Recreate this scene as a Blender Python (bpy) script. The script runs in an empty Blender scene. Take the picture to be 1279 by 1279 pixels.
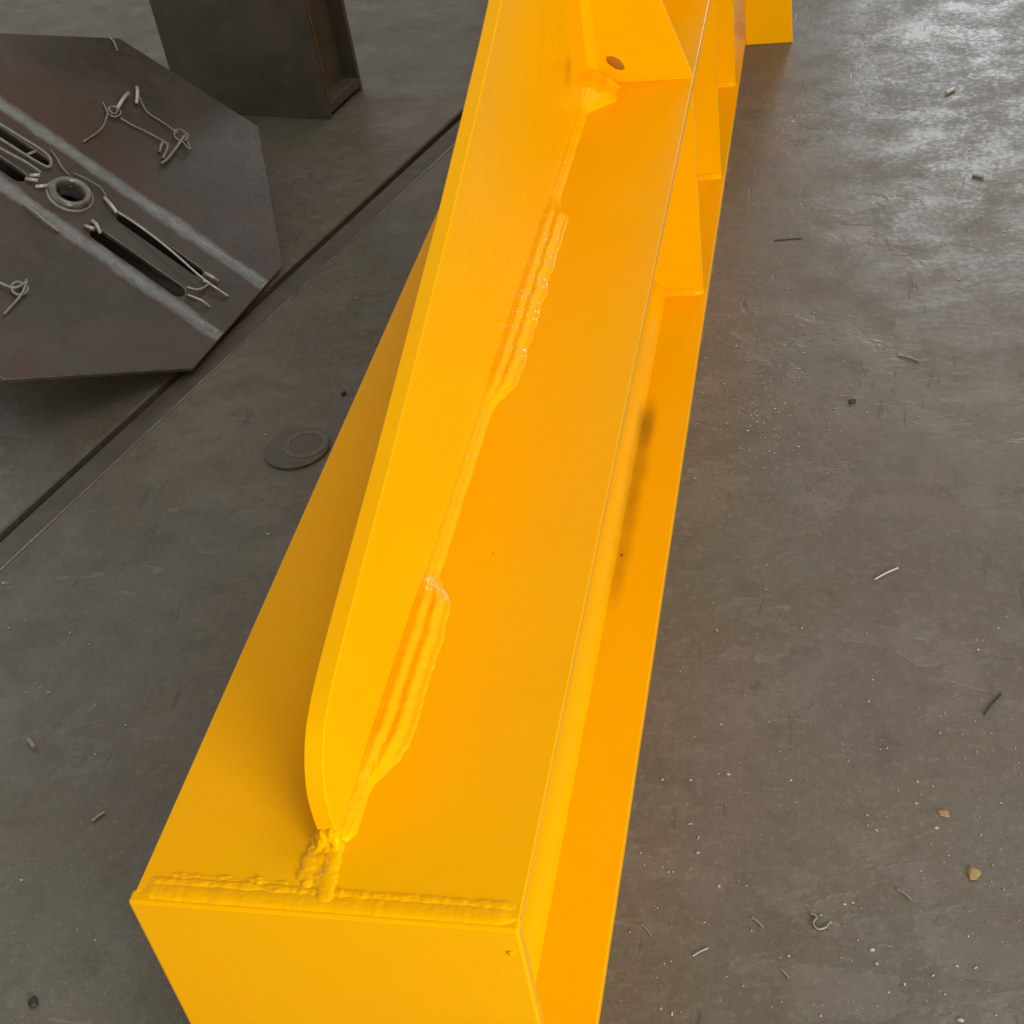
import bpy, bmesh, math, random
from mathutils import Vector, Matrix, noise
random.seed(7)
C = bpy.context.scene.collection
sc = bpy.context.scene
V = Vector

# ------------------------------------------------------------------ camera
cam_d = bpy.data.cameras.new('camera'); cam = bpy.data.objects.new('camera', cam_d); C.objects.link(cam)
right = V((0.97382, 0.17957, -0.13936)); up = V((-0.00896, 0.64296, 0.76585)); back = V((0.22712, -0.74456, 0.62774))
M = Matrix((right, up, back)).transposed().to_4x4(); M.translation = V((0.7072, -0.7792, 1.6732))
cam.matrix_world = M
cam_d.sensor_width = 36; cam_d.lens = 51.45; cam_d.clip_start = 0.02; cam_d.clip_end = 200
sc.camera = cam

# ------------------------------------------------------------------ light: workshop with daylight from open doors
w = bpy.data.worlds.new('World'); sc.world = w; w.use_nodes = True
w.node_tree.nodes['Background'].inputs[0].default_value = (1.0, 0.95, 0.87, 1)
w.node_tree.nodes['Background'].inputs[1].default_value = 0.46
def area(name, loc, target, sx, sy, power, col):
    d = bpy.data.lights.new(name, 'AREA'); d.shape = 'RECTANGLE'; d.size = sx; d.size_y = sy; d.energy = power; d.color = col
    o = bpy.data.objects.new(name, d); C.objects.link(o); o.location = loc
    o.rotation_euler = (V(target) - V(loc)).to_track_quat('-Z', 'Y').to_euler()
    return o
area('side_door_light', (3.6, -2.9, 1.75), (0.2, 0.9, 0.4), 2.4, 1.8, 272, (1.0, 0.97, 0.92))
area('far_door_light', (1.75, 12.0, 4.1), (0.7, 2.0, 0.0), 1.5, 1.9, 125, (0.88, 0.95, 1.0))
area('roof_light', (2.2, 2.2, 5.2), (0.2, 1.2, 0.0), 2.4, 1.6, 45, (1.0, 0.99, 0.96))
area('high_bay_lamp', (1.9, -0.6, 4.6), (0.3, 0.6, 0.4), 0.22, 0.22, 6, (1.0, 0.98, 0.94))
area('left_window_light', (-6.6, 6.0, 4.4), (-0.9, 1.4, 0.0), 1.6, 1.6, 45, (0.85, 0.93, 1.0))
sc.view_settings.view_transform = 'Standard'; sc.view_settings.look = 'None'
sc.view_settings.exposure = 0.0; sc.view_settings.gamma = 1.0; sc.view_settings.use_curve_mapping = False

# ------------------------------------------------------------------ material helpers
class NT:
    def __init__(s, name):
        s.m = bpy.data.materials.new(name); s.m.use_nodes = True; s.t = s.m.node_tree; s.b = s.t.nodes['Principled BSDF']
        s.obj = s.t.nodes.new('ShaderNodeTexCoord').outputs['Object']
    def link(s, a, b): s.t.links.new(a, b)
    def _in(s, sock, v):
        if isinstance(v, bpy.types.NodeSocket): s.link(v, sock)
        elif v is not None:
            if isinstance(v, (tuple, list)) and len(v) == 3 and sock.type == 'RGBA': v = (*v, 1)
            sock.default_value = v
    def noise(s, scale, detail=4, rough=.5, dist=0, vec=None, out='Fac', ridged=False, off=None):
        n = s.t.nodes.new('ShaderNodeTexNoise')
        if ridged: n.noise_type = 'RIDGED_MULTIFRACTAL'
        n.inputs['Scale'].default_value = scale; n.inputs['Detail'].default_value = detail
        n.inputs['Roughness'].default_value = rough; n.inputs['Distortion'].default_value = dist
        s.link(vec or s.obj, n.inputs['Vector']); return n.outputs[out]
    def mapping(s, scale=(1,1,1), rot=(0,0,0), loc=(0,0,0), vec=None):
        n = s.t.nodes.new('ShaderNodeMapping'); n.inputs['Scale'].default_value = scale; n.inputs['Rotation'].default_value = rot
        n.inputs['Location'].default_value = loc; s.link(vec or s.obj, n.inputs['Vector']); return n.outputs[0]
    def voronoi(s, scale, vec=None, feature='F1', out='Distance', rnd=1):
        n = s.t.nodes.new('ShaderNodeTexVoronoi'); n.feature = feature; n.inputs['Scale'].default_value = scale
        n.inputs['Randomness'].default_value = rnd
        s.link(vec or s.obj, n.inputs['Vector']); return n.outputs[out]
    def ramp(s, fac, lo, hi, a=0., b=1.):
        n = s.t.nodes.new('ShaderNodeMapRange'); n.interpolation_type = 'SMOOTHSTEP'
        for k, v in zip((0, 1, 2, 3, 4), (fac, lo, hi, a, b)): s._in(n.inputs[k], v)
        return n.outputs[0]
    def mix(s, fac, a, b, mode='MIX'):
        n = s.t.nodes.new('ShaderNodeMix'); n.data_type = 'RGBA'; n.blend_type = mode
        s._in(n.inputs[0], fac); s._in(n.inputs[6], a); s._in(n.inputs[7], b); return n.outputs[2]
    def warp(s, amp, scale):
        n = s.t.nodes.new('ShaderNodeVectorMath'); n.operation = 'MULTIPLY_ADD'
        s.link(s.noise(scale, 2, out='Color'), n.inputs[0]); n.inputs[1].default_value = (amp*2, amp*2, 0); s.link(s.obj, n.inputs[2]); return n.outputs[0]
    def math(s, op, a, b=None, c=None):
        n = s.t.nodes.new('ShaderNodeMath'); n.operation = op
        s._in(n.inputs[0], a); s._in(n.inputs[1], b)
        if c is not None: s._in(n.inputs[2], c)
        return n.outputs[0]
    def bump(s, h, strength, dist, normal=None):
        n = s.t.nodes.new('ShaderNodeBump'); n.inputs['Strength'].default_value = strength; n.inputs['Distance'].default_value = dist
        s.link(h, n.inputs['Height'])
        if normal: s.link(normal, n.inputs['Normal'])
        return n.outputs[0]
    def set(s, **k):
        names = dict(color='Base Color', rough='Roughness', metal='Metallic', spec='Specular IOR Level', normal='Normal', tint='Specular Tint', coat='Coat Weight', coat_rough='Coat Roughness')
        for a, v in k.items(): s._in(s.b.inputs[names[a]], v)
        return s.m
    def spot(s, c, r, noise_amp=.0, nscale=60, soft=.85):
        """mask that is 1 inside the ellipsoid centre c, radii r (object coordinates)"""
        vm = s.mapping(scale=tuple(1.0/x for x in r), loc=tuple(-a/b for a, b in zip(c, r)))
        n = s.t.nodes.new('ShaderNodeVectorMath'); n.operation = 'LENGTH'; s.link(vm, n.inputs[0])
        d = n.outputs['Value']
        if noise_amp:
            d = s.math('ADD', d, s.math('MULTIPLY', s.math('SUBTRACT', s.noise(nscale, 3), .5), noise_amp))
        return s.ramp(d, 1-soft, 1+soft*.3, 1., 0.)

def paint(name, spots=(), rough_bump=0.0, gloss=(.20, .32)):
    t = NT(name)
    base = t.mix(t.ramp(t.noise(5.0, 3, .55), .35, .7), (0.88, 0.404, 0.0), (0.86, 0.416, 0.0))
    base = t.mix(t.ramp(t.noise(38, 5, .6), .62, .8, 0, .28), base, (0.81, 0.378, 0.0))
    base = t.mix(t.ramp(t.noise(2.7, 4, .65, .4, vec=t.mapping(loc=(4, 1, 6))), .52, .74, 0, .16), base, (.66, .29, .004))
    # dust specks caught in the enamel
    v = t.voronoi(19); sp = t.ramp(v, .016, .034, 1., 0.)
    keep = t.ramp(t.noise(2.3, 1), .44, .50)
    base = t.mix(t.math('MULTIPLY', t.math('MULTIPLY', sp, keep), .6), base, (.22, .085, .008))
    for (c, r, amp, ns, col, k) in spots:
        base = t.mix(t.math('MULTIPLY', t.spot(c, r, amp, ns), k), base, col)
    h = t.math('ADD', t.math('MULTIPLY', t.noise(300, 1, .5), .16), t.noise(16, 3, .55))
    nrm = t.bump(h, .14, .004)
    if rough_bump: nrm = t.bump(t.noise(110, 3, .6, .3), rough_bump, .004, nrm)
    return t.set(color=base, rough=t.ramp(t.noise(9, 2, .6), .3, .75, *gloss), spec=.30 if rough_bump else .22, tint=(1.0, .62, .10), normal=nrm)

H = 0.4976; W = 0.40
YEL = paint('yellow_enamel')
YEL_WELD = paint('yellow_enamel_on_weld', rough_bump=.06, gloss=(.10, .20))
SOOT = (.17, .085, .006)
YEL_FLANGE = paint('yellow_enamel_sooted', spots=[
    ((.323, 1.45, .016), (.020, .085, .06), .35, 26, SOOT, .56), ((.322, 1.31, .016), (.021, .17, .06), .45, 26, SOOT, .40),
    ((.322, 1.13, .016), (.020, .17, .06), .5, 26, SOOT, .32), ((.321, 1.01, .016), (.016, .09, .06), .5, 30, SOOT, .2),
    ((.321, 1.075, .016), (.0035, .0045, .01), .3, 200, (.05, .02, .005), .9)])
YEL_FIN = paint('yellow_enamel_fin', spots=[((.199, 1.715, .612), (.02, .045, .028), .8, 50, (.42, .17, .004), .45)])
def _rust():
    # rust where the corner of the gusset was scorched by the weld
    t = NT('scorched_rust')
    c = t.mix(t.noise(220, 4, .7), (.24, .095, .004), (.42, .19, .008))
    return t.set(color=c, rough=.75, spec=.2, normal=t.bump(t.noise(300, 4), .5, .003))
RUST = _rust()

def floor_mat():
    t = NT('worn_concrete')
    n1 = t.noise(1.3, 3, .6, .3); n2 = t.noise(7.5, 4, .6, .25); n3 = t.noise(70, 2, .7)
    tint = t.noise(2.4, 2, .5, vec=t.mapping(loc=(5, 3, 1)))
    base = t.mix(t.ramp(n1, .3, .7), (.108, .096, .069), (.132, .118, .089))
    base = t.mix(t.ramp(tint, .52, .68, 0, .5), base, (.112, .118, .093))
    base = t.mix(t.ramp(tint, .48, .32, 0, .5), base, (.140, .117, .105))
    base = t.mix(t.ramp(n2, .52, .72, 0, .55), base, (.086, .075, .057))
    base = t.mix(t.ramp(n2, .45, .28, 0, .4), base, (.165, .152, .125))
    base = t.mix(t.ramp(n3, .50, .75, 0, .5), base, (.19, .172, .138))
    base = t.mix(t.ramp(t.noise(240, 1, .5), .52, .75, 0, .45), base, (.070, .061, .047))
    base = t.mix(t.math('MULTIPLY', t.ramp(t.voronoi(95), .06, .13, .75, 0), t.ramp(tint, .44, .56)), base, (.29, .27, .23))
    mott = t.noise(19, 3, .65)
    base = t.mix(t.ramp(mott, .52, .70, 0, .34), base, (.080, .072, .056))
    base = t.mix(t.ramp(mott, .46, .30, 0, .30), base, (.165, .155, .132))
    # scuffs and scratches in patches
    s1 = t.noise(46, 3, .55, .5, vec=t.mapping(scale=(1, .20, 1), rot=(0, 0, .85)))
    s2 = t.noise(40, 3, .55, .7, vec=t.mapping(scale=(.22, 1, 1), rot=(0, 0, .25), loc=(3, 1, 0)))
    patch = t.ramp(t.noise(2.8, 2, .6, .4, vec=t.mapping(loc=(9, 2, 4))), .46, .62)
    sm = t.math('MULTIPLY', t.ramp(s1, .62, .70), patch)
    sl = t.math('MULTIPLY', t.ramp(s2, .64, .72), patch)
    base = t.mix(t.math('MULTIPLY', sm, .50), base, (.066, .057, .044))
    base = t.mix(t.math('MULTIPLY', sl, .45), base, (.23, .21, .175))
    # torn edges where the top skin has worn away
    flake = t.noise(11, 4, .6, .35, vec=t.mapping(scale=(.8, 1.3, 1), rot=(0, 0, -.2)))
    worn = t.math('MULTIPLY', t.ramp(flake, .485, .555), t.ramp(t.noise(3.1, 2, .5, vec=t.mapping(loc=(1, 8, 2))), .46, .60))
    base = t.mix(t.math('MULTIPLY', worn, .22), base, (.20, .19, .16))
    h = t.math('SUBTRACT', t.math('MULTIPLY', n2, .45), t.math('MULTIPLY', worn, .10))
    h = t.math('SUBTRACT', h, t.math('MULTIPLY', sm, .07))
    nrm = t.bump(h, .6, .009)
    rough = t.ramp(t.math('ADD', t.math('MULTIPLY', n2, .6), t.math('MULTIPLY', n3, .4)), .38, .62, .33, .52)
    return t.set(color=base, rough=rough, spec=.42, normal=nrm)
FLOOR = floor_mat()

def steel(name, a, b, rough=(.35, .6), metal=.6, sc_=9, rust=None, bump=.2):
    t = NT(name); n = t.noise(sc_, 5, .6, .6); m = t.noise(60, 4, .65)
    c = t.mix(t.ramp(n, .33, .68), a, b)
    if rust: c = t.mix(t.ramp(t.noise(3.3, 4, .6, .5, vec=t.mapping(loc=(2, 7, 3))), .48, .66, 0, .85), c, rust)
    c = t.mix(t.ramp(m, .6, .8, 0, .4), c, tuple(x*1.7 for x in a))
    return t.set(color=c, rough=t.ramp(t.noise(22, 5, .65), .3, .7, *rough), metal=metal, normal=t.bump(m, bump, .003))
def plate_mat():
    t = NT('mill_scale_plate')
    n = t.noise(5, 4, .6, .6); m = t.noise(60, 3, .65)
    c = t.mix(t.ramp(n, .33, .68), (.060, .051, .042), (.084, .072, .060))
    c = t.mix(t.ramp(t.noise(3.3, 3, .6, .5, vec=t.mapping(loc=(2, 7, 3))), .48, .66, 0, .85), c, (.092, .052, .040))
    c = t.mix(t.ramp(m, .6, .8, 0, .4), c, (.10, .085, .07))
    sep = t.t.nodes.new('ShaderNodeSeparateXYZ'); t.link(t.obj, sep.inputs[0]); U, Vv = sep.outputs[0], sep.outputs[1]
    wob = t.math('MULTIPLY', t.math('SUBTRACT', t.noise(14, 3, .6), .5), .030)
    for base_u, slope in ((.126, .050), (-.092, .060)):
        d = t.math('ABSOLUTE', t.math('ADD', t.math('SUBTRACT', U, t.math('MULTIPLY_ADD', Vv, slope, base_u)), wob))
        c = t.mix(t.ramp(d, .055, .016, 0, .5), c, (.088, .050, .044))
        c = t.mix(t.math('MULTIPLY', t.ramp(d, .026, .008), t.ramp(t.noise(40, 3, .6), .2, .5, .55, 1.)), c, (.215, .238, .232))
    return t.set(color=c, rough=t.ramp(t.noise(22, 3, .65), .3, .7, .30, .52), metal=.2, normal=t.bump(m, .2, .003))
PLATE = plate_mat()
COLUMN = steel('dark_column_steel', (.095, .085, .067), (.130, .116, .093), (.45, .62), .1, 6, (.088, .076, .062))
SEAM = steel('ground_weld_steel', (.17, .19, .187), (.25, .27, .262), (.40, .55), .25, 30, bump=.5)
BRIGHT = steel('bright_wire', (.46, .43, .385), (.62, .585, .53), (.30, .45), .4, 40)
TIE = steel('dull_tie_wire', (.25, .23, .195), (.34, .315, .27), (.40, .55), .3, 40)
EDGE = steel('worn_edge_steel', (.20, .185, .16), (.30, .28, .25), (.25, .45), .7, 20)
STRIP = steel('joint_strip_steel', (.085, .075, .058), (.11, .098, .078), (.45, .65), .2, 12)
DARK = steel('black_scrap', (.02, .018, .016), (.035, .03, .027), (.5, .7), .1, 40)
TAN = steel('tan_flake', (.27, .185, .075), (.36, .25, .11), (.6, .8), 0, 80)
DISC = steel('dusty_disc', (.088, .078, .056), (.112, .100, .074), (.45, .65), .15, 30)
RING = steel('worn_ring', (.105, .094, .070), (.145, .130, .100), (.4, .6), .15, 30)
GRIT = steel('pale_grit', (.26, .245, .215), (.46, .44, .40), (.3, .5), .2, 160)
PIPE = steel('turned_pipe', (.17, .16, .145), (.27, .26, .24), (.24, .42), .6, 30)

# ------------------------------------------------------------------ mesh helpers
def link(name, bm, mat, parent=None, smooth=False, auto=None):
    me = bpy.data.meshes.new(name); bm.normal_update(); bm.to_mesh(me); bm.free()
    me.materials.append(mat)
    if smooth:
        for p in me.polygons: p.use_smooth = True
        if auto: me.set_sharp_from_angle(angle=math.radians(auto))
    o = bpy.data.objects.new(name, me); C.objects.link(o)
    if parent: o.parent = parent
    return o
def tag(o, label=None, cat=None, group=None, kind=None):
    for k, v in (('label', label), ('category', cat), ('group', group), ('kind', kind)):
        if v: o[k] = v
    return o
def empty(name, loc=(0, 0, 0), rot=None):
    o = bpy.data.objects.new(name, None); o.empty_display_size = .05; C.objects.link(o); o.location = loc
    if rot is not None: o.rotation_euler = rot
    return o
def do_bevel(bm, bev, seg=2, ang=30):
    if bev:
        es = [e for e in bm.edges if len(e.link_faces) == 2 and e.calc_face_angle(0) > math.radians(ang)]
        bmesh.ops.bevel(bm, geom=es, offset=bev, segments=seg, profile=.5, affect='EDGES', clamp_overlap=True)
def box(x0, x1, y0, y1, z0, z1, bev=.002):
    bm = bmesh.new(); bmesh.ops.create_cube(bm, size=1)
    for v in bm.verts:
        v.co = V((x0 if v.co.x < 0 else x1, y0 if v.co.y < 0 else y1, z0 if v.co.z < 0 else z1))
    do_bevel(bm, bev); return bm
def prism(poly, axis, a, b, bev=.002, seg=2):
    """extrude a 2-D polygon along axis ('x': (y,z) polygon; 'y': (x,z); 'z': (x,y))"""
    f = {'x': lambda p, t: (t, p[0], p[1]), 'y': lambda p, t: (p[0], t, p[1]), 'z': lambda p, t: (p[0], p[1], t)}[axis]
    bm = bmesh.new(); A = [bm.verts.new(f(p, a)) for p in poly]; B = [bm.verts.new(f(p, b)) for p in poly]
    bm.faces.new(A); bm.faces.new(B[::-1]); n = len(poly)
    for i in range(n): bm.faces.new((A[i], B[i], B[(i+1) % n], A[(i+1) % n]))
    bmesh.ops.recalc_face_normals(bm, faces=bm.faces); do_bevel(bm, bev, seg, 35); return bm
def nz(p, s): return noise.noise(V(p)*s)
def weld(p0, p1, A, B, a, b, n=300, m=18, bulge=.15, ridges=0, ridge_amp=.0, ripple=.0006, lam=.006, rough=.0012, taper=.02, seed=0, wob=.12):
    """fillet weld lofted from p0 to p1 in the corner between the faces spanned by A (leg a) and B (leg b)"""
    p0, p1, A, B = V(p0), V(p1), V(A), V(B); d = p1-p0; L = d.length; dn = d/L; fa, fb, fr = a, b, ridge_amp
    bm = bmesh.new(); rows = []
    for i in range(n+1):
        s = i/n; y = s*L
        if callable(fa): a, b, ridge_amp = fa(y), fb(y), fr(y)
        N = (A*b+B*a).normalized()
        e = min(1, y/taper, (L-y)/taper) if taper else 1; e = math.sqrt(max(e, 0))*.92+.08
        wa = 1+wob*2*nz((y, seed, 1), 28)+wob*nz((y, seed, 3), 90); wb = 1+wob*2*nz((y, seed, 7), 26)+wob*nz((y, seed, 9), 85)
        row = []
        for j in range(m+1):
            t = j/m
            q = p0+dn*y+A*(a*e*wa*(1-t))+B*(b*e*wb*t)
            o = bulge*min(a, b)*math.sin(math.pi*t)
            env = math.sin(math.pi*t)**.5
            if ridges: o += ridge_amp*(.5-.5*math.cos(2*math.pi*ridges*t+.9*nz((y, seed, 5), 14)))
            ph = y/lam+1.6*(t-.5)**2*4+1.2*nz((y, t, seed), 20)
            o += env*(ripple*math.sin(2*math.pi*ph)*(0.6+.8*nz((y, seed, 2), 40)) + rough*noise.noise(V((y*70, t*5*(b+a)*40, seed)))+rough*.6*noise.noise(V((y*190, t*9, seed+4))))
            q = q+N*(o*e*env if 0 < j < m else -.0012)
            row.append(bm.verts.new(q))
        rows.append(row)
    for i in range(n):
        for j in range(m): bm.faces.new((rows[i][j], rows[i][j+1], rows[i+1][j+1], rows[i+1][j]))
    # the normals must look out of the corner
    bm.normal_update()
    f = bm.faces[:][len(bm.faces)//2] if False else next(iter(bm.faces))
    if f.normal.dot(N) < 0: bmesh.ops.reverse_faces(bm, faces=bm.faces)
    return bm
def bead(pts, N, width, height, m=10, step=.002, rough=.15, lam=.006, ripple=.12, seed=0, taper=True, flat=1.0):
    """ridge lying on a face with normal N along a polyline"""
    pts = [V(p) for p in pts]; N = V(N).normalized(); out = []
    for a, b in zip(pts, pts[1:]):
        k = max(2, int((b-a).length/step))
        out += [a.lerp(b, i/k) for i in range(k)]
    out.append(pts[-1]); bm = bmesh.new(); rows = []; n = len(out); L = 0
    for i, p in enumerate(out):
        d = (out[min(i+2, n-1)]-out[max(i-2, 0)]).normalized(); S = d.cross(N).normalized()
        if i: L += (p-out[i-1]).length
        e = math.sqrt(max(0., min(1, i*step/width*1.2, (n-1-i)*step/width*1.2)))*.95+.05 if taper else 1
        k = 1+rough*1.6*nz((L, seed, 0), 60)+rough*nz((L, seed, 4), 170); row = []
        for j in range(m+1):
            th = math.pi*j/m
            hh = max(0, math.sin(th))**flat
            rp = 1+ripple*math.sin(2*math.pi*(L/lam-.5*math.sin(th)))+rough*1.5*nz((L, j*.004, seed), 130)
            row.append(bm.verts.new(p+S*(math.cos(th)*width*.5*e*k)+N*(hh*height*e*k*rp-(.0012 if j in (0, m) else 0))))
        rows.append(row)
    for i in range(n-1):
        for j in range(m): bm.faces.new((rows[i][j], rows[i][j+1], rows[i+1][j+1], rows[i+1][j]))
    bm.normal_update()
    s = sum((f.normal.dot(N) for f in bm.faces), 0)
    if s < 0: bmesh.ops.reverse_faces(bm, faces=bm.faces)
    return bm
def lump(c, r, seed, sub=3, amp=.35, bm=None, freq=1.3):
    bm = bm or bmesh.new(); r = V(r) if not isinstance(r, (int, float)) else V((r, r, r))
    res = bmesh.ops.create_icosphere(bm, subdivisions=sub, radius=1)
    for v in res['verts']:
        u = v.co.normalized(); k = 1+amp*noise.noise(u*freq+V((seed*3.1, seed, 0)))+amp*.5*noise.noise(u*freq*2.3+V((seed, 2*seed, 5)))
        v.co = V(c)+V((u.x*r.x, u.y*r.y, u.z*r.z))*k
    return bm
def smooth_path(pts, k=8):
    P = [V(p) for p in pts]
    if len(P) < 3: return P
    out = []
    for i in range(len(P)-1):
        a, b, c, d = P[max(i-1, 0)], P[i], P[i+1], P[min(i+2, len(P)-1)]
        for j in range(k):
            t = j/k
            out.append(.5*((2*b)+(c-a)*t+(2*a-5*b+4*c-d)*t*t+(3*b-a-3*c+d)*t**3))
    return out+[P[-1]]
def tube(pts, r, m=8, bm=None, smooth=True, cap=True):
    P = smooth_path(pts) if smooth else [V(p) for p in pts]; bm = bm or bmesh.new(); n = len(P); rows = []
    ref = V((.13, .31, .94))
    for i, p in enumerate(P):
        d = (P[min(i+1, n-1)]-P[max(i-1, 0)]).normalized(); s = d.cross(ref)
        if s.length < 1e-4: s = d.cross(V((1, 0, 0)))
        s.normalize(); u = s.cross(d); rr = r(i/(n-1)) if callable(r) else r
        rows.append([bm.verts.new(p+(s*math.cos(2*math.pi*j/m)+u*math.sin(2*math.pi*j/m))*rr) for j in range(m)])
    for i in range(n-1):
        for j in range(m): bm.faces.new((rows[i][j], rows[i][(j+1) % m], rows[i+1][(j+1) % m], rows[i+1][j]))
    if cap: bm.faces.new(rows[0][::-1]); bm.faces.new(rows[-1])
    bmesh.ops.recalc_face_normals(bm, faces=bm.faces); return bm
def lathe(prof, m=48, bm=None, closed=True):
    bm = bm or bmesh.new(); R = [[bm.verts.new((r*math.cos(2*math.pi*j/m), r*math.sin(2*math.pi*j/m), z)) for j in range(m)] for r, z in prof]
    k = len(prof)
    for i in range(k if closed else k-1):
        for j in range(m): bm.faces.new((R[i][j], R[i][(j+1) % m], R[(i+1) % k][(j+1) % m], R[(i+1) % k][j]))
    bmesh.ops.recalc_face_normals(bm, faces=bm.faces); return bm

# ------------------------------------------------------------------ setting: floor with a steel-edged joint
dS = V((.2903, .957, 0)); nS = V((.957, -.2903, 0)); o0, o1 = -1.194, -1.111
def seam_pt(off, s, z): p = nS*off+dS*s; return V((p.x, p.y, z))
def slab(offs, zs, s0=-6, s1=16):
    """sheet that follows the joint: cross-section offs/zs swept along it"""
    bm = bmesh.new(); A = [bm.verts.new(seam_pt(o, s0, z)) for o, z in zip(offs, zs)]; B = [bm.verts.new(seam_pt(o, s1, z)) for o, z in zip(offs, zs)]
    for i in range(len(offs)-1): bm.faces.new((A[i], A[i+1], B[i+1], B[i]))
    bm.normal_update(); return bm
tag(link('floor', slab([-10, o0-.004, o0, o0, o0+.016, o0+.016, o1-.007, o1-.007, o1, o1, o1+.003, 10], [0, 0, -.004, -.05, -.05, -.05, -.05, -.05, -.05, -.004, 0, 0]), FLOOR), kind='structure')
def bar(off0, off1, z0, z1, bev):
    bm = box(off0, off1, -5, 12, z0, z1, 0)
    for v in bm.verts: v.co = seam_pt(v.co.x, v.co.y, v.co.z)
    bmesh.ops.recalc_face_normals(bm, faces=bm.faces); do_bevel(bm, bev); return bm
tag(link('floor_joint_strip', bar(o0+.016, o1-.007, -.045, -.006, .002), STRIP), kind='structure')
tag(link('floor_joint_edge', bar(o1-.001, o1+.004, -.03, .0015, .001), EDGE), kind='structure')

# ------------------------------------------------------------------ the yellow beam
beam = tag(empty('yellow_steel_beam', (0, 0, 0)), 'long bright yellow painted welded steel beam with upright rounded fin, lying on the floor', 'beam', kind='thing')
END = 4.3
link('top_plate', box(0, W, .012, END, H-.016, H, .0012), YEL, beam)
link('bottom_plate', box(0, W, .016, END, 0, .016, .002), YEL_FLANGE, beam)
link('web_plate', box(.268, .280, .016, END, .0155, H-.0155, 0), YEL, beam)
link('web_plate', box(.120, .132, .016, END, .0155, H-.0155, 0), YEL, beam)
ep = link('end_plate', box(-.005, W+.001, 0, .016, .0005, H-.002, .003), YEL, beam)
XR, XL = .199, .178
prof = [(.0875, H-.002), (.0860, .535), (.0890, .566), (.0975, .588), (.108, .604), (.122, .618), (.141, .630), (.188, .6455), (.29, .6675), (.468, .702), (.613, .734), (.856, .788), (1.06, .839), (1.213, .879), (1.296, .903), (1.9, 1.085), (2.1, 1.13), (2.6, 1.15), (END, 1.15), (END, H-.002)]
def fin_curve():
    P = smooth_path([V((0, a, b)) for a, b in prof[1:9]], 6)
    return [prof[0]]+[(p.y, p.z) for p in P]+prof[9:]
fin = link('fin_plate', prism(fin_curve(), 'x', XL, XR, .0012, 1), YEL_FIN, beam)
# gussets standing on the top plate against the fin, stiffeners under the top plate on the same stations
for k, y in enumerate((1.918, 2.44, 2.96)):
    g = link('gusset_plate', prism([(XR-.001, H-.001), (.398, H-.001), (.398, H+.008), (.207, 1.08), (XR-.001, 1.08)], 'y', y, y+.012, .0018), YEL, beam)
    if k == 0:
        link('gusset_weld', weld((XR, y, H+.004), (XR, y, 1.02), (1, 0, 0), (0, -1, 0), .020, .018, n=260, seed=3, bulge=.1, ripple=.0001, rough=.0004, wob=.05), YEL_WELD, g, True)
        link('gusset_foot_weld', weld((XR+.05, y, H), (.395, y, H), (0, 0, 1), (0, -1, 0), .004, .004, n=160, seed=33, rough=.0006, ripple=.0003), YEL_WELD, g, True)
    link('gusset_plate', prism([(XL+.001, H-.001), (.002, H-.001), (.002, H+.008), (XL-.01, 1.08), (XL+.001, 1.08)], 'y', y, y+.012, .0018), YEL, beam)
    s = link('side_stiffener', prism([(.279, .0155), (.392, .0155), (.3975, H-.0155), (.279, H-.0155)], 'y', y, y+.012, .0015), YEL, beam)
    link('stiffener_weld', weld((.279, y, .016), (.394, y, .016), (0, 0, 1), (0, -1, 0), .011, .013, n=160, seed=11+k, rough=.0012, ripple=.0006, lam=.009), YEL_WELD, s, True)
    link('side_stiffener', prism([(.121, .0155), (.008, .0155), (.0025, H-.0155), (.121, H-.0155)], 'y', y, y+.012, .0015), YEL, beam)
link('side_foot_plate', box(W+.0005, .53, 3.255, 3.269, 0.0, .62, .002), YEL, beam)
# long fillet between web and bottom plate
link('web_weld', weld((.280, .017, .016), (.280, 1.917, .016), (0, 0, 1), (1, 0, 0), .034, .034, n=900, m=16, bulge=.16, ridges=2, ridge_amp=.0012, seed=21, wob=.012, rough=.0003, ripple=.0001, taper=0), YEL_FLANGE, beam, True)
link('web_weld', weld((.280, 1.931, .016), (.280, 2.439, .016), (0, 0, 1), (1, 0, 0), .034, .034, n=260, m=14, bulge=.16, ridges=2, ridge_amp=.0012, seed=22, wob=.012, rough=.0003, ripple=.0001, taper=0), YEL_FLANGE, beam, True)
link('web_weld', weld((.280, 2.453, .016), (.280, 2.959, .016), (0, 0, 1), (1, 0, 0), .034, .034, n=260, m=14, bulge=.16, ridges=2, ridge_amp=.0012, seed=23, wob=.012, rough=.0003, ripple=.0001, taper=0), YEL_FLANGE, beam, True)
# fin welds: thin runs with three heavy multi-pass patches
def fw(y0, y1, a, b, **k):
    return link('fin_weld', weld((XR, y0, H), (XR, y1, H), (0, 0, 1), (1, 0, 0), a, b, **k), YEL_WELD, fin, True)
def hump(y, a, b, w): 
    q = lambda t: max(0., min(1., t)); f = lambda t: t*t*(3-2*t)
    return f(q((y-a)/w))*f(q((b-y)/w))
Y0 = .087
def patch(y):
    y += Y0
    return max(hump(y, .150, .50, .075), .9*hump(y, .83, 1.45, .08))
def corner(y): return hump(y+Y0, 1.775, 1.98, .06)
fw(Y0, 1.918, lambda y: .011+.006*patch(y)+.026*corner(y), lambda y: .015+.028*patch(y)+.046*corner(y), n=1500, m=34, seed=2, bulge=.10, ridges=2.5,
   ridge_amp=lambda y: .0006+.0030*patch(y)**2+.002*corner(y), rough=.0006, ripple=.00012, lam=.009, taper=.012, wob=.06)
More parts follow.
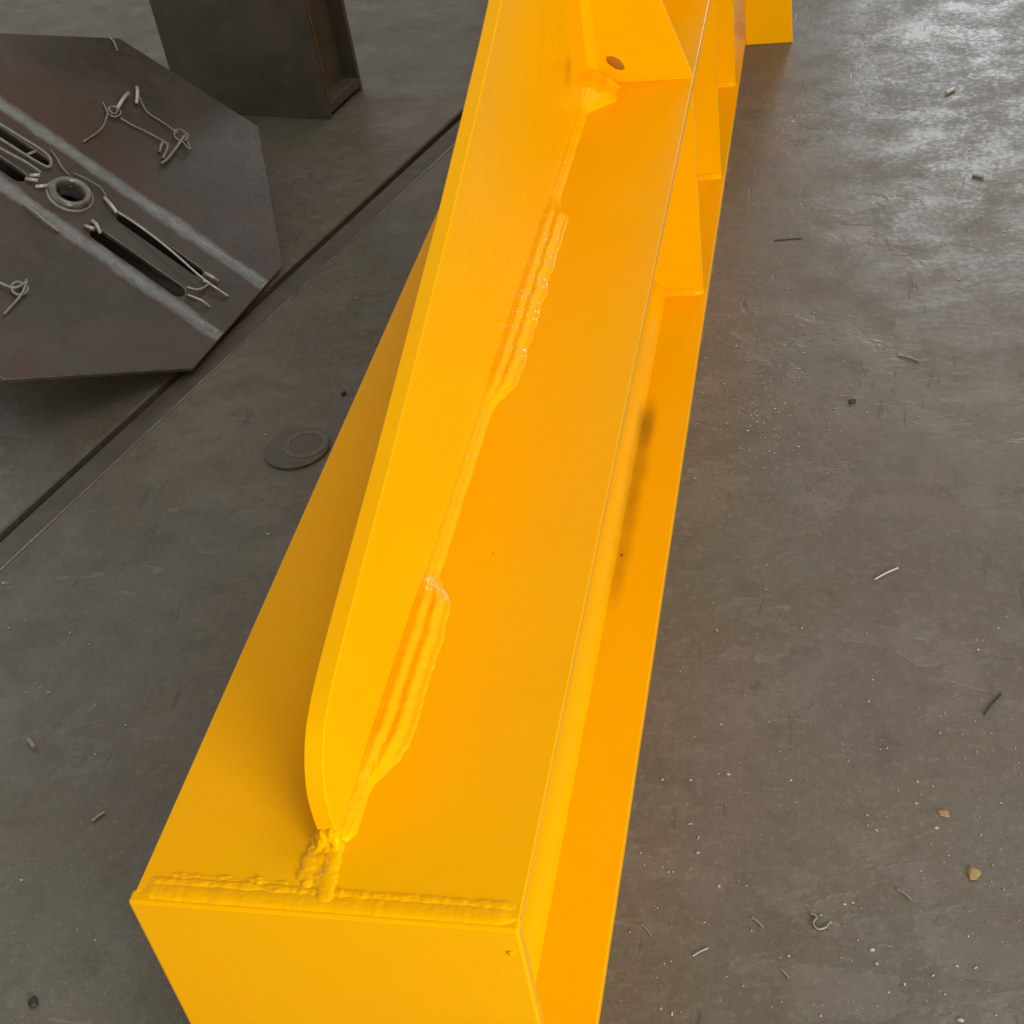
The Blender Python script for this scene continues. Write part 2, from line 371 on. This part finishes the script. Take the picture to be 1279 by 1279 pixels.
link('fin_weld', weld((XL, .086, H), (XL, 3.0, H), (0, 0, 1), (-1, 0, 0), .010, .011, n=700, m=10, seed=9), YEL_WELD, fin, True)
# ragged wrap-around at the near end of the fin and the short run from it to the end plate
bm = bmesh.new(); rr = random.Random(4)
for i in range(34):
    a = rr.random(); k = rr.random()
    lump((XL+.002+.018*a, .0865-.010*(1-k)*rr.random(), H+k*.018), (.0045+.003*rr.random(), .0045+.003*rr.random(), .004+.003*rr.random()), i, 2, .3, bm)
for i in range(22):
    lump((XL-.002-.006*rr.random(), .040+.050*rr.random(), H+.0005), (.0045+.003*rr.random(),)*2+(.0026,), i+40, 2, .35, bm)
for i in range(30):
    t = i/29; lump((XL+.017+.006*t, .086-.066*t, H+.0005), (.0085+.002*rr.random(), .007, .0046-.0014*t), i+80, 2, .22, bm)
for i in range(40):
    lump((XL-.003+.024*rr.random(), .034+.052*rr.random(), H-.0006), (.007, .007, .0022+.0018*rr.random()), i+120, 2, .3, bm)
o = link('fin_end_weld', bm, YEL_WELD, fin, True)
m_ = o.modifiers.new('blend', 'REMESH'); m_.mode = 'VOXEL'; m_.voxel_size = .0010; m_.use_smooth_shade = True
m_ = o.modifiers.new('soften', 'SMOOTH'); m_.factor = .6; m_.iterations = 5
# weld between top plate and end plate
link('end_weld', bead([(.002, .015, H-.0016), (W-.002, .015, H-.0016)], (0, 0, 1), .020, .0030, m=16, step=.0015, rough=.08, lam=.020, ripple=.02, seed=15, flat=.9), YEL_WELD, ep, True)
link('end_weld', bead([(.008, .026, H-.0006), (.10, .027, H-.0006), (.17, .026, H-.0006), (.30, .027, H-.0006), (.396, .026, H-.0006)], (0, 0, 1), .010, .0020, m=10, step=.0015, rough=.30, lam=.031, ripple=.10, seed=16), YEL_WELD, ep, True)
link('end_weld', bead([(.018, .034, H-.0008), (.10, .035, H-.0008), (.160, .034, H-.0008)], (0, 0, 1), .007, .0015, m=10, step=.0015, rough=.50, lam=.037, ripple=.25, seed=19), YEL_WELD, ep, True)
link('weld_spatter', lump((.389, -.001, H-.038), (.004, .003, .003), 3, 2, .4), YEL_WELD, ep, True)
# scorched rusty pit beside the gusset weld
bm = lump((0, 0, 0), (.020, .0030, .0095), 9, 3, .16, None, 2.0)
bmesh.ops.rotate(bm, verts=bm.verts, cent=(0, 0, 0), matrix=Matrix.Rotation(math.radians(38), 3, 'Y'))
link('rust_mark', bm, RUST, beam, True).location = (.252, 1.9172, .536)

# ------------------------------------------------------------------ octagonal base plate, tipped on one edge
u = V((.168, .986, 0)).normalized(); hh = V((0, 0, 1)).cross(u); TH = math.radians(35)
vv = hh*math.cos(TH)+V((0, 0, 1))*math.sin(TH); nn = u.cross(vv)
plate_root = tag(empty('octagonal_base_plate'), 'dark octagonal steel plate with central pipe hole and slots, tipped up on one edge', 'steel plate')
Mo = Matrix((u, vv, nn)).transposed().to_4x4(); Mo.translation = V((-.654, 1.874, .0145)); plate_root.matrix_world = Mo
def holed_plate():
    T = .012; bm = bmesh.new()
    outer = [(.214, 0), (.609, .28), (.603, .687), (.26, .97), (-.17, .97), (-.512, .69), (-.515, .271), (-.214, 0)]
    def slot(u0, v0, u1, v1, r, k=6):
        a, b = V((u0, v0)), V((u1, v1)); d = (b-a).normalized(); q = V((-d.y, d.x)); out = []
        for i in range(k+1): t = math.pi*i/k; out.append(b+(q*math.cos(t)+d*math.sin(t))*r)
        for i in range(k+1): t = math.pi*i/k; out.append(a-(q*math.cos(t)+d*math.sin(t))*r)
        return out
    loops = [outer, slot(-.026, .358, -.040, .142, .0185), slot(.060, .345, .046, .140, .0150), slot(-.004, .578, .008, .80, .0180), slot(.077, .570, .086, .80, .0165),
             [(.030+.031*math.cos(t*math.pi/16), .467+.031*math.sin(t*math.pi/16)) for t in range(32)]]
    es = []
    for lp in loops:
        vs = [bm.verts.new((p[0], p[1], 0)) for p in lp]; es += [bm.edges.new((vs[i], vs[(i+1) % len(vs)])) for i in range(len(vs))]
    bmesh.ops.triangle_fill(bm, use_beauty=True, use_dissolve=False, edges=es)
    for f in bm.faces:
        if f.normal.z < 0: f.normal_flip()
    r = bmesh.ops.extrude_face_region(bm, geom=bm.faces[:])
    for v in r['geom']:
        if isinstance(v, bmesh.types.BMVert): v.co.z -= T
    bmesh.ops.recalc_face_normals(bm, faces=bm.faces)
    do_bevel(bm, .0018, 1, 50); return bm
po = link('plate', holed_plate(), PLATE, plate_root)
po.data.materials.append(EDGE)
for p in po.data.polygons:
    if p.normal.z < .8 and p.normal.z > -.5: p.material_index = 1
def loc_bead(name, pts, w_, h_, mat, **k): return link(name, bead([(a, b, 0) for a, b in pts], (0, 0, 1), w_, h_, **k), mat, plate_root, True)
loc_bead('weld_seam', [(.160, .93), (.162, .745), (.163, .66), (.159, .528), (.147, .412), (.136, .297), (.130, .184), (.131, .078), (.127, .012)], .020, .0018, SEAM, m=10, step=.004, rough=.22, lam=.05, ripple=.0, seed=31, taper=False, flat=.8)
loc_bead('weld_seam', [(-.048, .93), (-.051, .602), (-.055, .497), (-.069, .383), (-.078, .276), (-.087, .165), (-.091, .079), (-.085, .012)], .018, .0018, SEAM, m=10, step=.004, rough=.24, lam=.05, ripple=.0, seed=32, taper=False, flat=.8)
col = link('pipe_collar', lathe([(.031, -.03), (.046, -.03), (.050, .004), (.047, .014), (.040, .018), (.034, .016), (.031, .010)]), PIPE, plate_root, True, 50); col.location = (.030, .467, 0)
cw = link('collar_weld', lathe([(.046, -.002), (.055, .0003), (.053, .004), (.048, .006)]), TIE, plate_root, True); cw.location = (.030, .467, 0)
# welded box section under the plate that carries its raised side, closed in so the slots stay dark; its walls run under the two weld bands
tn = math.tan(TH)
for x0 in (.139, -.075):
    link('box_wall', prism([(.03, -.0125), (.93, -.0125), (.93, -.93*tn+.012), (.03, -.03*tn+.008 if -.03*tn+.008 < -.014 else -.016)], 'x', x0-.005, x0+.005, 0), COLUMN, plate_root)
link('box_wall', box(-.0695, .1335, .915, .925, -.62, -.0125, 0), COLUMN, plate_root)  # unseen back wall, added to keep light out of the slots
link('box_wall', prism([(.035, -.040), (.914, -.30), (.914, -.31), (.035, -.050)], 'x', -.0695, .1335, 0), COLUMN, plate_root)  # unseen bottom panel, added to close the box and darken its inside
def wire(name, runs, r, mat, label=None):
    for p in runs: o = link(name, tube([(a, b, c) for a, b, c in p], r*.8, 7), mat, plate_root, True)
    return o
def ring_pts(cu, cv, r, z, a0=0, a1=6.0, k=9): return [(cu+r*math.cos(a0+(a1-a0)*i/k), cv+r*math.sin(a0+(a1-a0)*i/k), z+.003*math.sin(i)) for i in range(k+1)]
Z = .004
wire('tie_wire', [[(.356, .583, Z), (.332, .560, Z+.006), (.314, .548, Z+.01), (.267, .534, Z+.004), (.202, .540, Z)],
                  ring_pts(.343, .545, .015, Z+.006), ring_pts(.340, .548, .010, Z+.012, 1, 7),
                  [(.338, .525, Z+.004), (.345, .49, Z), (.350, .45, Z+.003), (.356, .398, Z+.002)]], .0028, TIE)
wire('tie_wire', [[(.356, .545, Z+.008), (.395, .552, Z+.014), (.429, .558, Z+.006)], [(.467, .556, Z+.004), (.440, .541, Z+.016), (.415, .526, Z+.004)]], .0062, BRIGHT)
wire('tie_wire', [[(.442, .540, Z+.01), (.425, .515, Z+.004), (.414, .49, Z), (.412, .448, Z+.002), (.404, .403, Z+.006)],
                  ring_pts(.404, .393, .017, Z+.006), [(.425, .395, Z+.004), (.40, .372, Z+.003), (.375, .352, Z+.008), (.382, .38, Z+.010)]], .0028, TIE)
wire('tie_wire', [[(.285, .378, Z), (.30, .372, Z+.008), (.35, .376, Z+.014), (.405, .386, Z+.008)], [(.315, .40, Z), (.338, .408, Z+.01), (.342, .395, Z+.006), (.300, .383, Z+.003)]], .0048, TIE)
wire('tie_wire', [[(-.318, .50, Z), (-.316, .45, Z+.006), (-.305, .395, Z+.006), (-.275, .383, Z+.010)], [(-.262, .390, Z+.002), (-.28, .380, Z+.012), (-.314, .370, Z+.008), (-.375, .368, Z)], ring_pts(-.296, .384, .016, Z+.005)], .0040, TIE)
wire('tie_wire', [[(.064, .375, Z), (.060, .328, Z+.004), (.055, .283, Z+.006), (.043, .211, Z+.008), (.024, .114, Z+.006), (.026, .045, Z)], [(-.020, .13, Z), (-.012, .105, Z+.006), (.022, .098, Z+.006), (.020, .112, Z+.004)], [(-.040, .118, Z), (-.036, .085, Z+.005), (-.034, .062, Z)]], .0032, BRIGHT)
wire('slot_tab', [[(.080, .408, Z), (.066, .385, Z+.006), (.058, .362, Z+.002)], [(-.004, .388, Z), (-.014, .372, Z+.006), (-.024, .354, Z)], [(-.030, .392, Z), (-.030, .368, Z+.007)], [(.046, .122, Z+.003), (.048, .085, Z+.003)]], .0058, BRIGHT)
wire('tie_wire', [[(.098, .80, Z), (.094, .66, Z+.006), (.092, .575, Z+.008), (.075, .547, Z+.006), (.058, .556, Z+.004), (.056, .66, Z+.003), (.058, .80, Z)], [(.022, .80, Z), (.026, .66, Z+.006), (.034, .585, Z+.006), (.030, .545, Z+.008)], [(.058, .60, Z+.003), (.085, .59, Z+.007)]], .0042, TIE)
wire('slot_tab', [[(.010, .560, Z), (.022, .542, Z+.008)], [(-.006, .560, Z), (.004, .535, Z+.008)], [(-.010, .532, Z), (.010, .512, Z+.006)]], .0055, BRIGHT)
wire('tie_wire', [[(.118, .575, Z), (.098, .545, Z+.006), (.088, .528, Z+.003), (.080, .500, Z)], [(.092, .497, Z+.002), (.096, .470, Z+.004), (.095, .43, Z+.006), (.085, .405, Z)]], .0022, TIE)
wire('tie_wire', [[(-.075, .52, Z), (-.083, .49, Z+.006), (-.090, .455, Z+.006), (-.088, .42, Z)]], .0035, TIE)
wire('tack_chip', [[(.582, .702, .002), (.568, .682, .006), (.552, .663, .002)]], .0035, TIE)

# ------------------------------------------------------------------ upright dark steel column stub
colr = tag(empty('steel_column_stub', (-.74, 2.915, 0), (0, 0, math.radians(-12.7))), 'dark unpainted steel column section standing upright behind the octagonal plate', 'steel column')
HC = 1.1; wC, dC = -.508, .202
link('front_flange', box(wC, 0, 0, .014, .0, HC, .002), COLUMN, colr)
link('back_flange', box(wC, 0, dC-.014, dC, .0, HC, .002), COLUMN, colr)
link('side_web', box(-.062, -.05, .0135, dC-.0135, .0, HC, 0), COLUMN, colr)
link('side_web', box(wC+.05, wC+.062, .0135, dC-.0135, .0, HC, 0), COLUMN, colr)
link('foot_stiffener', prism([(-.0505, .012), (-.0505, .040), (-.002, .040), (-.002, .012)], 'y', .0135, dC-.0135, .001), COLUMN, colr)
link('corner_weld', bead([(-.001, .0145, .03), (-.001, .0145, HC-.02)], (.7, .7, 0), .009, .0035, seed=51, step=.006, m=6), EDGE, colr, True)

# ------------------------------------------------------------------ round disc on the floor
disc = tag(empty('round_steel_disc', (-.371, 1.392, 0)), 'flat dusty round steel disc with raised ring on the floor beside the yellow beam', 'steel disc')
link('base_disc', lathe([(.0005, 0), (.066, 0), (.0665, .0045), (.065, .006), (.0005, .006)], 64), DISC, disc, True, 40)
r_ = link('raised_ring', lathe([(.034, .0055), (.046, .0055), (.0455, .0072), (.044, .0080), (.0365, .0080), (.0345, .0070)], 64), RING, disc, True, 50); r_.location = (.017, .010, 0)

# ------------------------------------------------------------------ scraps on the floor
def stick(name, x, y, ang, L, r, mat, label, cat, bend=.08, group=None):
    c, s = math.cos(math.radians(ang)), math.sin(math.radians(ang)); b = L*bend
    pts = [(-c*L/2, -s*L/2, r), (-s*b, c*b, r*1.1), (c*L/2, s*L/2, r)]
    bm = tube(pts, r, 8)
    o = link(name, bm, mat, None, True, 50); o.location = (x, y, 0)
    return tag(o, label, cat, group)
def flake(name, x, y, r, mat, label, cat, seed, zf=.25):
    bm = lump((0, 0, r*zf*.6), (r, r*.72, r*zf), seed, 3, .35, None, 1.2)
    for v in bm.verts: v.co.z = max(v.co.z, .0002)
    o = link(name, bm, mat, None, True, 60); o.location = (x, y, 0); o.rotation_euler.z = seed*1.3
    return tag(o, label, cat)
stick('metal_offcut', .937, 2.875, 46, .030, .0045, BRIGHT, 'short bright metal offcut on the shiny floor near the upper right corner', 'offcut', 0)
stick('wire_offcut', .761, 1.055, 38, .048, .0016, BRIGHT, 'bright wire offcut alone on the floor right of the beam, halfway up the picture', 'wire offcut', .03)
stick('wire_offcut', .809, 1.682, -30, .044, .0022, TIE, 'dull slanting wire offcut near the right side, below the glossy floor patch', 'wire offcut', .02)
stick('wire_offcut', .979, 2.415, -30, .026, .0035, TIE, 'short dull wire offcut by the right picture edge on the glossy floor', 'wire offcut', .0)
stick('thin_rod', .56, 2.158, 6, .060, .0011, DARK, 'thin dark rod lying crossways on the floor right of the side stiffeners', 'rod', .0)
stick('thin_rod', .91, .775, 58, .050, .0015, DARK, 'dark thin rod on the floor at the right picture edge, lower half', 'rod', .02)
stick('wire_offcut', .589, .368, -42, .020, .0015, TIE, 'small wire bit on the floor, first one left of the crooked curl', 'wire offcut', .05)
stick('wire_offcut', .518, .317, 36, .024, .0013, TIE, 'small bright wire bit near the bottom, pointing up right towards the tan flakes', 'wire offcut', .03)
stick('wire_offcut', .627, .295, -48, .016, .0013, TIE, 'tiny straight wire bit near the bottom edge, right of the yellow beam', 'wire offcut', .02)
stick('wire_offcut', .444, .344, -48, .022, .0010, TIE, 'thin wire bit closest to the near right corner of the beam', 'wire offcut', .05)
stick('wire_offcut', .777, .428, -40, .022, .0014, TIE, 'thin wire bit on the floor just left below the larger tan flake', 'wire offcut', .04)
stick('wire_offcut', -.411, .472, 55, .022, .0024, TIE, 'small wire bit on the dark floor left of the beam near its end', 'wire offcut', .04)
stick('metal_plug', -.588, .607, -42, .024, .0042, TIE, 'short fat grey metal plug on the floor at the left picture edge', 'metal plug', 0)
flake('tan_flake', .867, .469, .011, TAN, 'larger tan flake on the floor at lower right', 'flake', 1)
flake('tan_flake', .833, .566, .008, TAN, 'smaller tan flake above the larger one at lower right', 'flake', 2)
flake('dark_lump', .703, 1.537, .008, DARK, 'small dark lump on the floor right of the beam, upper half', 'scrap', 3, .5)
flake('dark_lump', -.374, .159, .009, DARK, 'black scrap lump on the floor in the lower left corner', 'scrap', 4, .5)
flake('dark_lump', -.326, 1.58, .007, DARK, 'tiny black lump on the floor left of the beam above the round disc', 'scrap', 6, .6)
bm = tube([(-.012, .016, .002), (-.004, .010, .003), (-.008, .0, .003), (-.002, -.008, .003), (.008, -.004, .002), (.014, .006, .002)], .0014, 7)
o = link('swarf_curl', bm, TIE, None, True); o.location = (.669, .372, 0); tag(o, 'crooked bright swarf curl on the floor at lower right', 'swarf')

# grit and dust nobody could count
P = [(1.02, 2.162), (0.799, 0.621), (0.82, 0.614), (0.796, 0.582), (0.501, 0.475), (0.534, 0.422), (0.464, 0.44), (0.7, 0.407), (0.67, 0.387), (0.623, 0.612), (0.48, 0.603), (0.439, 0.601), (0.839, 0.326), (0.775, 0.294), (-0.826, 0.987), (-0.817, 0.985), (-0.735, 0.89), (-0.758, 0.871), (-0.634, 0.862), (-0.585, 0.836), (-0.525, 0.908), (-0.455, 1.44), (-0.591, 1.493), (-0.652, 1.638), (-0.349, 1.134), (-0.436, 2.057), (-0.403, 1.957), (-0.406, 1.867), (-0.651, 0.719), (-0.611, 0.721), (-0.632, 0.731), (-0.442, 0.657), (-0.47, 0.594), (-0.485, 0.351), (-0.327, 0.262), (0.928, 0.936), (0.894, 0.908), (0.896, 0.887), (0.738, 0.816), (0.732, 0.771), (0.533, 0.617), (0.822, 0.541), (0.711, 0.41), (0.631, 0.322), (0.736, 0.34), (0.855, 0.371), (0.741, 0.32), (0.673, 0.24), (0.755, 0.281), (0.84, 0.25), (0.475, 0.231), (0.743, 2.309), (0.917, 1.969), (0.909, 2.601), (0.457, 1.602)]
rg = random.Random(12); bm = bmesh.new()
for i, (x, y) in enumerate(P):
    r = rg.uniform(.0015, .0030); lump((x, y, r*.35), (r*rg.uniform(.8, 1.6), r, r*.5), i, 2, .5, bm)
for i in range(1300):
    k = rg.random()
    if k < .40: x, y = rg.gauss(.55, .08), rg.gauss(1.55, .16)
    elif k < .65: x, y = rg.uniform(.42, 1.05), rg.uniform(.15, .8)
    elif k < .85: x, y = rg.uniform(.42, 1.2), rg.uniform(.2, 3.2)
    else: x, y = rg.uniform(-1.0, -.05), rg.uniform(.05, 2.6)
    if -.01 < x < .41: continue
    r = .0007+.0010*rg.random()**3; s = rg.choice((1, 1, 2.5)); a = rg.random()*6.3
    T = Matrix.Translation((x, y, r*.5)) @ Matrix.Rotation(a, 4, 'Z') @ Matrix.Diagonal((r*s, r, r*.6, 1))
    bmesh.ops.create_icosphere(bm, subdivisions=1, radius=1, matrix=T)
tag(link('floor_grit', bm, GRIT, None, True), 'pale grit and metal dust scattered over the workshop floor', 'grit', kind='stuff')
